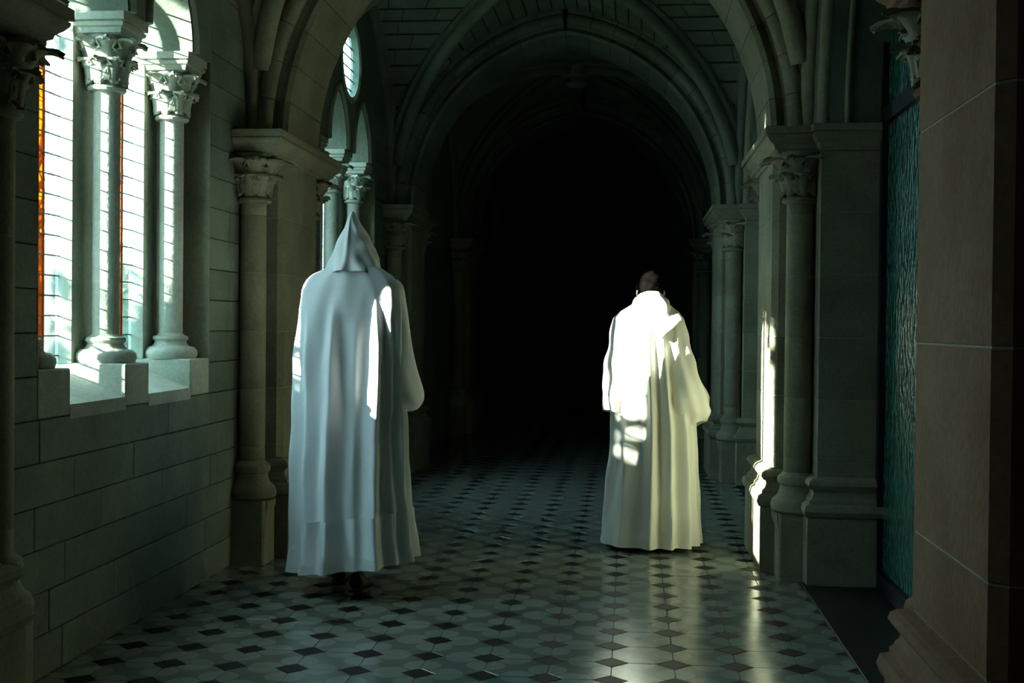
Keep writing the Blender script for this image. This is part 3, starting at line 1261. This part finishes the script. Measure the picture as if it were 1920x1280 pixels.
def skeleton(x, y, top, feet, elbow_l, elbow_r, hands, head):
    """joint table of a standing figure; left is -x (both monks walk away)"""
    J = {
        'pelvis': ((x, y, top*0.53), 0.13),
        'belly': ((x, y+0.01, top*0.61), 0.12),
        'chest': ((x, y+0.0, top*0.74), 0.135),
        'neck0': ((x, y+0.01, top*0.815), 0.07),
        'neck': ((x+(head[0]-x)*0.6, y+(head[1]-y)*0.5, head[2]-0.13), 0.055),
        'skull': ((head[0], head[1]-0.01, head[2]-0.03), 0.06),
    }
    B = [('pelvis', 'belly'), ('belly', 'chest'), ('chest', 'neck0'), ('neck0', 'neck'), ('neck', 'skull')]
    for s, nm, el, ft in ((-1, 'l', elbow_l, feet[0]), (1, 'r', elbow_r, feet[1])):
        J[nm+'sho'] = ((x+s*0.165, y, top*0.775), 0.06)
        J[nm+'elb'] = (el, 0.045)
        J[nm+'wri'] = ((hands[0]+s*0.055, hands[1], hands[2]), 0.03)
        J[nm+'pal'] = ((hands[0]-s*0.01, hands[1]+0.025, hands[2]-0.005), 0.027)
        J[nm+'hip'] = ((x+s*0.09, y, top*0.49), 0.095)
        J[nm+'kne'] = ((x+s*0.085+(ft[0]-x-s*0.085)*0.5, (y+ft[1])/2+0.09, top*0.27), 0.06)
        J[nm+'ank'] = (ft, 0.042)
        B += [('chest', nm+'sho'), (nm+'sho', nm+'elb'), (nm+'elb', nm+'wri'), (nm+'wri', nm+'pal'), ('pelvis', nm+'hip'), (nm+'hip', nm+'kne'), (nm+'kne', nm+'ank')]
    return J, B


def shoe(name, parent, heel, toe, mat):
    """leather shoe from heel point to toe point (sole contact line)"""
    h, t = Vector(heel), Vector(toe)
    d = (t-h)
    L = d.length
    d.normalize()
    sd = Vector((0, 0, 1)).cross(d).normalized()*-1
    up = sd.cross(d)*-1
    if up.z < 0:
        up = -up
    secs = [(-0.02, 0.020, 0.05), (0.0, 0.034, 0.085), (0.18, 0.036, 0.10), (0.36, 0.034, 0.092), (0.52, 0.040, 0.065), (0.72, 0.046, 0.048), (0.88, 0.040, 0.036), (0.98, 0.024, 0.026), (1.03, 0.006, 0.014)]
    rings = []
    for s, w, hh in secs:
        c = h+d*(L*s)
        ring = []
        for j in range(14):
            a = 2*pi*j/14
            zz = max(0.0, hh*(0.5+0.5*sin(a)))
            ring.append(c+sd*(w*cos(a)*(1.0 if sin(a) < 0.3 else 0.82))+up*(zz+0.012))
        rings.append(ring)
    o = MB().rings(rings).build(name, mat, parent, 60)
    rings = []
    for s, w, hh in secs:
        c = h+d*(L*s)
        rings.append([c+sd*(w*1.06)+up*0.014, c-sd*(w*1.06)+up*0.014, c-sd*(w*1.06), c+sd*(w*1.06)])
    MB().rings(rings).build('sole', mat, o)
    return o


# ---- hooded monk on the left
LX, LY = -1.415, 6.12
L_TAB = [(1.665, -1.505, -1.325, 6.03, 6.22), (1.635, -1.57, -1.262, 6.005, 6.24), (1.605, -1.635, -1.215, 5.995, 6.25), (1.575, -1.662, -1.19, 5.985, 6.255), (1.527, -1.677, -1.166, 5.975, 6.22),
         (1.43, -1.683, -1.152, 5.965, 6.18), (1.26, -1.687, -1.148, 5.965, 6.185), (1.10, -1.688, -1.148, 5.965, 6.19), (0.93, -1.690, -1.152, 5.96, 6.21),
         (0.80, -1.692, -1.155, 5.95, 6.24), (0.54, -1.694, -1.142, 5.91, 6.29), (0.26, -1.697, -1.115, 5.85, 6.38), (0.085, -1.704, -1.090, 5.80, 6.40)]
L_FOLD = [(-163, 0.041, 10, 1.50, 0), (-136, 0.022, 7, 1.45, 5), (-104, 0.049, 8, 1.50, 0), (-80, 0.016, 6, 1.40, 2), (-58, 0.057, 8, 1.55, -2), (-40, 0.022, 6, 1.46, 2), (-22, 0.046, 9, 1.20, 3),
          (8, 0.041, 10, 1.2, 0), (40, 0.047, 9, 1.3, 0), (75, 0.041, 10, 1.3, 0), (105, 0.041, 9, 1.3, 0), (140, 0.047, 10, 1.2, 0), (172, 0.027, 9, 1.2, 0)]
feetL = ((-1.50, 6.28, 0.09), (-1.345, 5.96, 0.11))
J, B = skeleton(LX, LY+0.02, 1.80, feetL, (-1.63, 6.14, 1.10), (-1.20, 6.15, 1.10), (LX, 6.25, 1.07), (LX-0.005, 6.15, 1.70))
monk_a = body_mesh('person', J, B, (LX-0.005, 6.145, 1.70), radians(8), M['skin'])
monk_a.location = (0.016, -0.07, 0)
tag(monk_a, 'person in a long white robe with pointed hood up, walking away near the window', 'person')
cloth_mesh(L_TAB, L_FOLD, 1.665, 0.145, lambda th: 0.03*max(0, cos(radians(th)))-0.045*max(0, -cos(radians(th))), seed=0.4).build('robe', M['robe_cool'], monk_a, 70)


def sleeve(parent, mat, s, tab, fore, seed, tilt=0.05):
    """wide sleeve hanging open at the bottom. tab rows (z, cx, cy, rx, ry)"""
    n = 64
    rings = []
    zs = [tab[0][0]+(tab[-1][0]-tab[0][0])*i/60 for i in range(61)]
    for i, z in enumerate(zs):
        cx, cy, rx, ry = lerp_table(tab, z)
        u = i/60
        ring = []
        for j in range(n):
            th = 2*pi*j/n
            f = u**0.7*(0.012*sin(5*th+seed+1.5*u)+0.010*sin(8*th-2.2*u+2*seed))+0.005*sin(3*th+13*u+seed)+0.004*sin(2*th-25*u)
            zz = z+s*tilt*cos(th)*u**6-0.03*sin(th)*u**8
            ring.append(Vector((cx+(rx+f)*cos(th), cy+(ry+f)*sin(th), zz)))
        rings.append(ring)
    cen = sum(rings[-1], Vector())/n
    for k, q in ((0.05, 0.0), (0.07, 0.02), (0.10, 0.12)):
        rings.append([p+(cen-p)*k+Vector((0, 0, q)) for p in rings[60]])
    o = MB().rings(rings).build('sleeve', mat, parent, 70)
    loft(fore, 28, 0.03, seed).build('cuff', mat, o, 70)
    return o


def sleeve_bag(parent, mat, s, tab, fore, seed):
    """hanging wide sleeve: upper arm, elbow bag and the forearm part folded to the front. tab rows (z, cx, cy, rx, ry)"""
    o = loft([((cx, cy, z), (rx, 0, 0), (0, ry, 0)) for z, cx, cy, rx, ry in tab], 36, 0.035, seed).build('sleeve', mat, parent, 70)
    loft(fore, 28, 0.03, seed).build('cuff', mat, o, 70)
    return o


sleeve_bag(monk_a, M['robe_cool'], 1, [(1.585, -1.235, 6.115, 0.045, 0.07), (1.54, -1.245, 6.12, 0.085, 0.10), (1.43, -1.235, 6.13, 0.098, 0.115), (1.26, -1.225, 6.15, 0.110, 0.13), (1.10, -1.21, 6.17, 0.124, 0.15), (0.99, -1.195, 6.19, 0.127, 0.165), (0.945, -1.185, 6.20, 0.110, 0.15), (0.918, -1.182, 6.205, 0.075, 0.11), (0.908, -1.18, 6.21, 0.02, 0.04)],
           [((-1.21, 6.20, 1.06), (0.02, 0.05, 0), (0, 0, 0.06)), ((-1.23, 6.25, 1.06), (0.06, 0.05, 0), (0, 0, 0.11)), ((-1.31, 6.31, 1.05), (0.045, 0.055, 0), (0, 0, 0.12)), ((-1.40, 6.34, 1.05), (0.02, 0.055, 0), (0, 0, 0.13))], 1.0)
sleeve_bag(monk_a, M['robe_cool'], -1, [(1.585, -1.60, 6.115, 0.045, 0.07), (1.54, -1.595, 6.11, 0.078, 0.09), (1.43, -1.60, 6.11, 0.086, 0.095), (1.26, -1.603, 6.11, 0.088, 0.10), (1.10, -1.606, 6.115, 0.086, 0.11), (0.99, -1.606, 6.12, 0.084, 0.11), (0.945, -1.60, 6.12, 0.072, 0.10), (0.918, -1.60, 6.12, 0.05, 0.07), (0.908, -1.60, 6.12, 0.02, 0.03)],
           [((-1.60, 6.13, 1.06), (0.02, 0.04, 0), (0, 0, 0.05)), ((-1.57, 6.17, 1.06), (0.05, -0.04, 0), (0, 0, 0.08)), ((-1.50, 6.22, 1.05), (0.04, -0.05, 0), (0, 0, 0.10)), ((-1.42, 6.25, 1.05), (0.02, -0.05, 0), (0, 0, 0.11))], 2.0)

H_TAB = [(1.934, -1.4235, -1.4195, 6.105, 6.115), (1.925, -1.430, -1.411, 6.088, 6.125), (1.901, -1.443, -1.399, 6.070, 6.15), (1.846, -1.468, -1.366, 6.045, 6.20), (1.791, -1.496, -1.335, 6.028, 6.235), (1.735, -1.523, -1.306, 6.018, 6.25), (1.68, -1.547, -1.289, 6.010, 6.25), (1.645, -1.557, -1.281, 6.000, 6.25), (1.628, -1.572, -1.266, 5.988, 6.25), (1.615, -1.585, -1.255, 5.982, 6.25)]
rings = []
NZ, NT = 46, 150
for i in range(NZ+1):
    z = 1.934-(1.934-1.615)*i/NZ
    xl, xr, yb, yf = lerp_table(H_TAB, z)
    cx, cy, w, d = (xl+xr)/2, (yb+yf)/2, (xr-xl)/2, (yf-yb)/2
    ring = []
    for j in range(NT+1):
        th = 128-(256+0)*j/NT-0      # from front-left, round the back, to front-right
        th = 128+(284)*j/NT
        c, s = cos(radians(th)), sin(radians(th))
        sz = min(1, (1.934-z)/0.12)
        f = 0.013*sz*exp(-(adiff(th, -97)/7)**2)
        low = max(0, 1-(z-1.615)/0.2)
        right = max(0, c)
        left = max(0, -c)
        f += sz*right*min(1, right*1.0)*(0.0035*sin(z*62-th*0.065+1.0))+sz*0.006*exp(-(adiff(th, -55)/14)**2)*sin(z*58+1.2)+sz*0.006*exp(-(adiff(th, -30-250*(z-1.7))/9)**2)
        f += sz*left*(0.004*sin(z*48+th*0.05))
        f += low*0.006*sin(th*0.16+z*30)
        ring.append(Vector((cx+(w+f)*c, cy+(d+f)*s, z+low*low*(0.010*sin(th*0.05+0.6)+0.004*sin(th*0.13)))))
    rings.append(ring)
hood = MB().rings(rings, False, False, False).build('hood', M['robe_cool'], monk_a, 75)
so = hood.modifiers.new('thickness', 'SOLIDIFY')
so.thickness = 0.006
so.offset = -1
shoe('shoe', monk_a, (-1.345, 5.90, 0.03), (-1.335, 6.13, 0.0), M['leather'])
shoe('shoe', monk_a, (-1.50, 6.20, 0.0), (-1.51, 6.45, 0.0), M['leather'])

# ---- bareheaded monk on the right
RX, RY = 0.15, 7.52
R_TAB = [(1.545, 0.085, 0.195, 7.475, 7.60), (1.52, 0.065, 0.215, 7.455, 7.615), (1.49, 0.03, 0.245, 7.43, 7.63), (1.45, -0.03, 0.285, 7.405, 7.64), (1.40, -0.085, 0.325, 7.385, 7.65), (1.30, -0.095, 0.345, 7.375, 7.66), (1.10, -0.09, 0.365, 7.375, 7.68),
         (0.90, -0.087, 0.385, 7.37, 7.69), (0.70, -0.087, 0.402, 7.36, 7.70), (0.567, -0.094, 0.409, 7.35, 7.71), (0.40, -0.109, 0.418, 7.335, 7.73), (0.20, -0.126, 0.428, 7.315, 7.75), (0.03, -0.142, 0.437, 7.30, 7.77)]
R_FOLD = [(-165, 0.030, 10, 1.2, 0), (-128, 0.019, 9, 1.1, 2), (-91, 0.049, 7, 1.42, 0), (-70, 0.046, 7, 1.40, 2), (-45, 0.049, 8, 1.35, -1), (-22, 0.030, 8, 1.1, 2),
          (5, 0.041, 10, 1.1, 0), (40, 0.041, 9, 1.2, 0), (75, 0.047, 10, 1.3, 0), (110, 0.041, 9, 1.2, 0), (145, 0.047, 10, 1.1, 0), (178, 0.024, 9, 1.0, 0)]
feetR = ((0.06, 7.50, 0.09), (0.24, 7.50, 0.09))
headR = (0.137, 7.615, 1.578)
J, B = skeleton(RX, RY, 1.70, feetR, (-0.06, 7.55, 1.02), (0.39, 7.55, 1.02), (RX, 7.82, 1.02), headR)
monk_b = body_mesh('person', J, B, headR, radians(38), M['skin'])
monk_b.location = (-0.0014, -0.07, 0)
tag(monk_b, 'person in a sunlit cream robe with hood down, head bowed, walking away on the right', 'person')
cloth_mesh(R_TAB, R_FOLD, 1.545, 0.03, lambda th: 0.0, seed=2.2).build('robe', M['robe_cream'], monk_b, 70)
sleeve(monk_b, M['robe_cream'], -1, [(1.455, 0.0, 7.52, 0.04, 0.07), (1.41, -0.015, 7.52, 0.075, 0.10), (1.265, -0.02, 7.53, 0.095, 0.125), (1.065, -0.035, 7.56, 0.108, 0.16), (0.90, -0.05, 7.60, 0.108, 0.20), (0.80, -0.045, 7.62, 0.098, 0.20)],
       [((-0.04, 7.62, 0.98), (0.02, 0.05, 0), (0, 0, 0.08)), ((-0.02, 7.70, 0.97), (0.06, -0.05, 0), (0, 0, 0.14)), ((0.05, 7.78, 0.96), (0.05, -0.07, 0), (0, 0, 0.15)), ((0.13, 7.82, 0.97), (0.02, -0.075, 0), (0, 0, 0.14))], 3.0, 0.035)
sleeve(monk_b, M['robe_cream'], 1, [(1.455, 0.27, 7.52, 0.04, 0.07), (1.41, 0.28, 7.52, 0.07, 0.10), (1.265, 0.29, 7.53, 0.085, 0.125), (1.065, 0.33, 7.54, 0.110, 0.16), (0.92, 0.37, 7.56, 0.126, 0.19), (0.83, 0.385, 7.57, 0.122, 0.19), (0.76, 0.385, 7.58, 0.108, 0.17), (0.735, 0.385, 7.58, 0.10, 0.16)],
       [((0.36, 7.62, 0.96), (0.02, 0.05, 0), (0, 0, 0.08)), ((0.33, 7.70, 0.95), (0.06, 0.05, 0), (0, 0, 0.14)), ((0.25, 7.78, 0.95), (0.05, 0.07, 0), (0, 0, 0.15)), ((0.17, 7.82, 0.96), (0.02, 0.075, 0), (0, 0, 0.14))], 4.0, 0.05)

# cowl lying on the shoulders, its point hanging down the back
rings = []
NZ, NT = 30, 160
for i in range(NZ+1):
    t = i/NZ
    ring = []
    for j in range(NT):
        th = 360*j/NT
        dlt = adiff(th, -74)
        ln = 0.105+0.165*max(0, 1-abs(dlt)/62)**1.1
        z = 1.558-t*ln+0.02*max(0, -sin(radians(th)))*(1-t)
        zz = min(z, 1.545)
        roll = 0.024*sin(pi*min(1, t*1.7))-0.004*(1-t)+0.010+0.010*t**3
        roll += 0.012*exp(-(dlt/9)**2)*t
        roll += 0.010*exp(-(adiff(th, -74+40*(1-t))/8)**2)*t-0.008*exp(-(adiff(th, -115)/10)**2)*t
        p = cloth_point(R_TAB, [], th, zz, roll, 2.2)
        p.z = z
        ring.append(p)
    rings.append(ring)
cowl = MB().rings(rings, True, False, False).build('cowl', M['robe_cream'], monk_b, 75)
so = cowl.modifiers.new('thickness', 'SOLIDIFY')
so.thickness = 0.008
so.offset = -1

# short dark hair
hb = MB()
rot = Matrix.Rotation(-radians(38), 3, 'X')
rh = random.Random(5)
rings = []
for i in range(1, 20):
    ph = pi*0.78*i/19
    ring = []
    for j in range(40):
        a = 2*pi*j/40
        rr_ = 1.0+0.05*sin(a*9+i*1.7)*sin(i*0.9)+0.03*rh.uniform(-1, 1)
        front = max(0, sin(a))
        q = Vector((0.089*sin(ph*(1-0.40*front))*cos(a)*rr_, 0.110*sin(ph*(1-0.40*front))*sin(a)*rr_-0.012, 0.105*cos(ph*(1-0.40*front))*rr_+0.02))
        ring.append(Vector(headR)+rot@q)
    rings.append(ring)
hair = hb.rings(rings).build('hair', M['hair'], monk_b, 75)
shoe('shoe', monk_b, (0.06, 7.44, 0.0), (0.05, 7.69, 0.0), M['leather'])
shoe('shoe', monk_b, (0.24, 7.44, 0.0), (0.25, 7.69, 0.0), M['leather'])

# ------------------------------------------------------------------ the garden outside
gd = MB().box(-45, XO, -40, 60, -0.6, -0.25).build('ground', M['grass'])
tag(gd, kind='structure')


def foliage(rx, ry, h, n, seed, size=0.07, cone=False):
    rr = random.Random(seed)
    b = MB()
    for _ in range(n):
        a, u = rr.uniform(0, 2*pi), rr.uniform(-1, 1)
        q = sqrt(1-u*u)
        k = rr.uniform(0.72, 1.03)
        lump = 1+0.12*sin(a*3+seed)+0.08*sin(u*7+a*2)
        if cone:
            zt = rr.random()
            rad = (1-zt)**0.8*k*lump
            p = Vector((rx*rad*cos(a), ry*rad*sin(a), h*zt))
        else:
            p = Vector((rx*q*cos(a)*k*lump, ry*q*sin(a)*k*lump, h/2+h/2*u*k*lump))
        d1 = Vector((rr.gauss(0, 1), rr.gauss(0, 1), rr.gauss(0, 1))).normalized()
        d2 = d1.cross(Vector((rr.gauss(0, 1), rr.gauss(0, 1), rr.gauss(0, 1)))).normalized()
        s = size*rr.uniform(0.6, 1.4)
        b.add([p-d1*s, p-d2*s*0.5, p+d1*s, p+d2*s*0.5], [(0, 1, 2, 3)])
    # dense inner twigs and leaves
    rings = []
    for i in range(1, 9):
        ph = pi*i/9
        zt = i/9
        if cone:
            rings.append([Vector((rx*0.72*(1-zt)*cos(2*pi*j/14), ry*0.72*(1-zt)*sin(2*pi*j/14), h*zt*0.9)) for j in range(14)])
        else:
            rings.append([Vector((rx*0.88*sin(ph)*cos(2*pi*j/14), ry*0.88*sin(ph)*sin(2*pi*j/14), h/2-h/2*0.82*cos(ph))) for j in range(14)])
    b.rings(rings)
    return new_mesh('foliage', b.v, b.f, M['leaf'], recalc=False)


shrubs = [foliage(0.85, 0.78, 2.75, 2600, 1), foliage(0.9, 0.8, 2.6, 2600, 4)]
stem_b = MB().tube([(0, 0, -0.25), (0.02, 0, 0.4), (0, 0.03, 1.0)], [0.05, 0.045, 0.03], 8)
stem_me = new_mesh('stem', stem_b.v, stem_b.f, M['bark'], 60)
for i, (x, y) in enumerate([(-6.0, 0.55), (-6.05, 3.35), (-6.0, 5.6), (-6.0, 9.6), (-6.1, 11.8), (-6.2, 14.0), (-6.3, 16.2), (-8.0, 12.8), (-8.1, 15.1), (-9.9, 14.2)]):  # nearest ones unseen, spaced and stretched to shape the sunbeams
    s = empty('shrub', (x, y, -0.25))
    tag(s, 'blurred green shrub in the garden outside the leaded window', 'shrub', 'shrubs outside the window')
    put('foliage', shrubs[i % 2], s, (0, 0, 0), (0, 0, 1.3*i), (1, 1, 1.2 if i == 1 else 1))
    put('stem', stem_me, s)


def bare_tree(name, loc, h, seed, label):
    rr = random.Random(seed)
    T = empty(name, loc)
    tag(T, label, 'tree')
    tr, br = MB(), MB()

    def grow(p, d, ln, r, lev):
        pts = [p]
        rad = [r]
        for k in range(4):
            d = (d+Vector((rr.gauss(0, 0.13), rr.gauss(0, 0.13), rr.gauss(0.02, 0.10)))).normalized()
            p = p+d*(ln/4)
            pts.append(p)
            rad.append(r*(1-0.45*(k+1)/4))
            if lev > 0 and k >= 1:
                for _ in range(1 if lev < 3 else 2):
                    side = Vector((rr.gauss(0, 1), rr.gauss(0, 1), rr.gauss(0.1, 0.5))).normalized()
                    grow(p, (d*0.55+side*0.8).normalized(), ln*rr.uniform(0.5, 0.72), rad[-1]*0.6, lev-1)
        (tr if lev == 4 else br).tube(pts, rad, 6)
    grow(Vector((0, 0, 0)), Vector((0, 0, 1)), h, 0.16, 4)
    tr.build('trunk', M['bark'], T, 60)
    br.build('branches', M['bark'], T, 60)
    return T


# unseen trees added to block the sun: two slim ones, one tall evergreen
for ty, lb in ((3.93, 'unseen slim tree added outside the window to block sun, nearer the camera'), (4.742, 'unseen slim tree added outside the window to block sun, further from the camera')):
    T = empty('shading_tree', (-4.0, ty, -0.25))
    tag(T, lb, 'tree')
    MB().tube([(0, 0, 0), (0.01, 0.0, 1.2), (-0.005, 0.0, 2.6), (0.0, 0.0, 4.2)], [0.04, 0.036, 0.034, 0.025], 10).build('trunk', M['bark'], T, 60)
    put('foliage', foliage(0.6, 0.34, 1.5, 900, 21, 0.06), T, (0, -0.34, 3.12) if ty < 4 else (-0.1, -0.44, 3.70))
T = empty('shading_evergreen', (-12.0, 3.0, -0.25))
tag(T, 'unseen tall evergreen added in the garden to keep the sun off the far window', 'tree')
MB().tube([(0, 0, 0), (0.05, 0.02, 2.5), (0, 0, 6.0)], [0.22, 0.18, 0.12], 10).build('trunk', M['bark'], T, 60)
put('foliage', foliage(1.2, 1.25, 6.2, 4600, 23, 0.12), T, (0, 0, 3.4))
bare_tree('bare_tree', (-10.5, 18.8, -0.25), 4.6, 3, 'bare tree whose branches cross the nearest light of the window')
bare_tree('bare_tree', (-19.0, 33.0, -0.25), 6.2, 8, 'bare tree standing further off behind the garden shrubs')
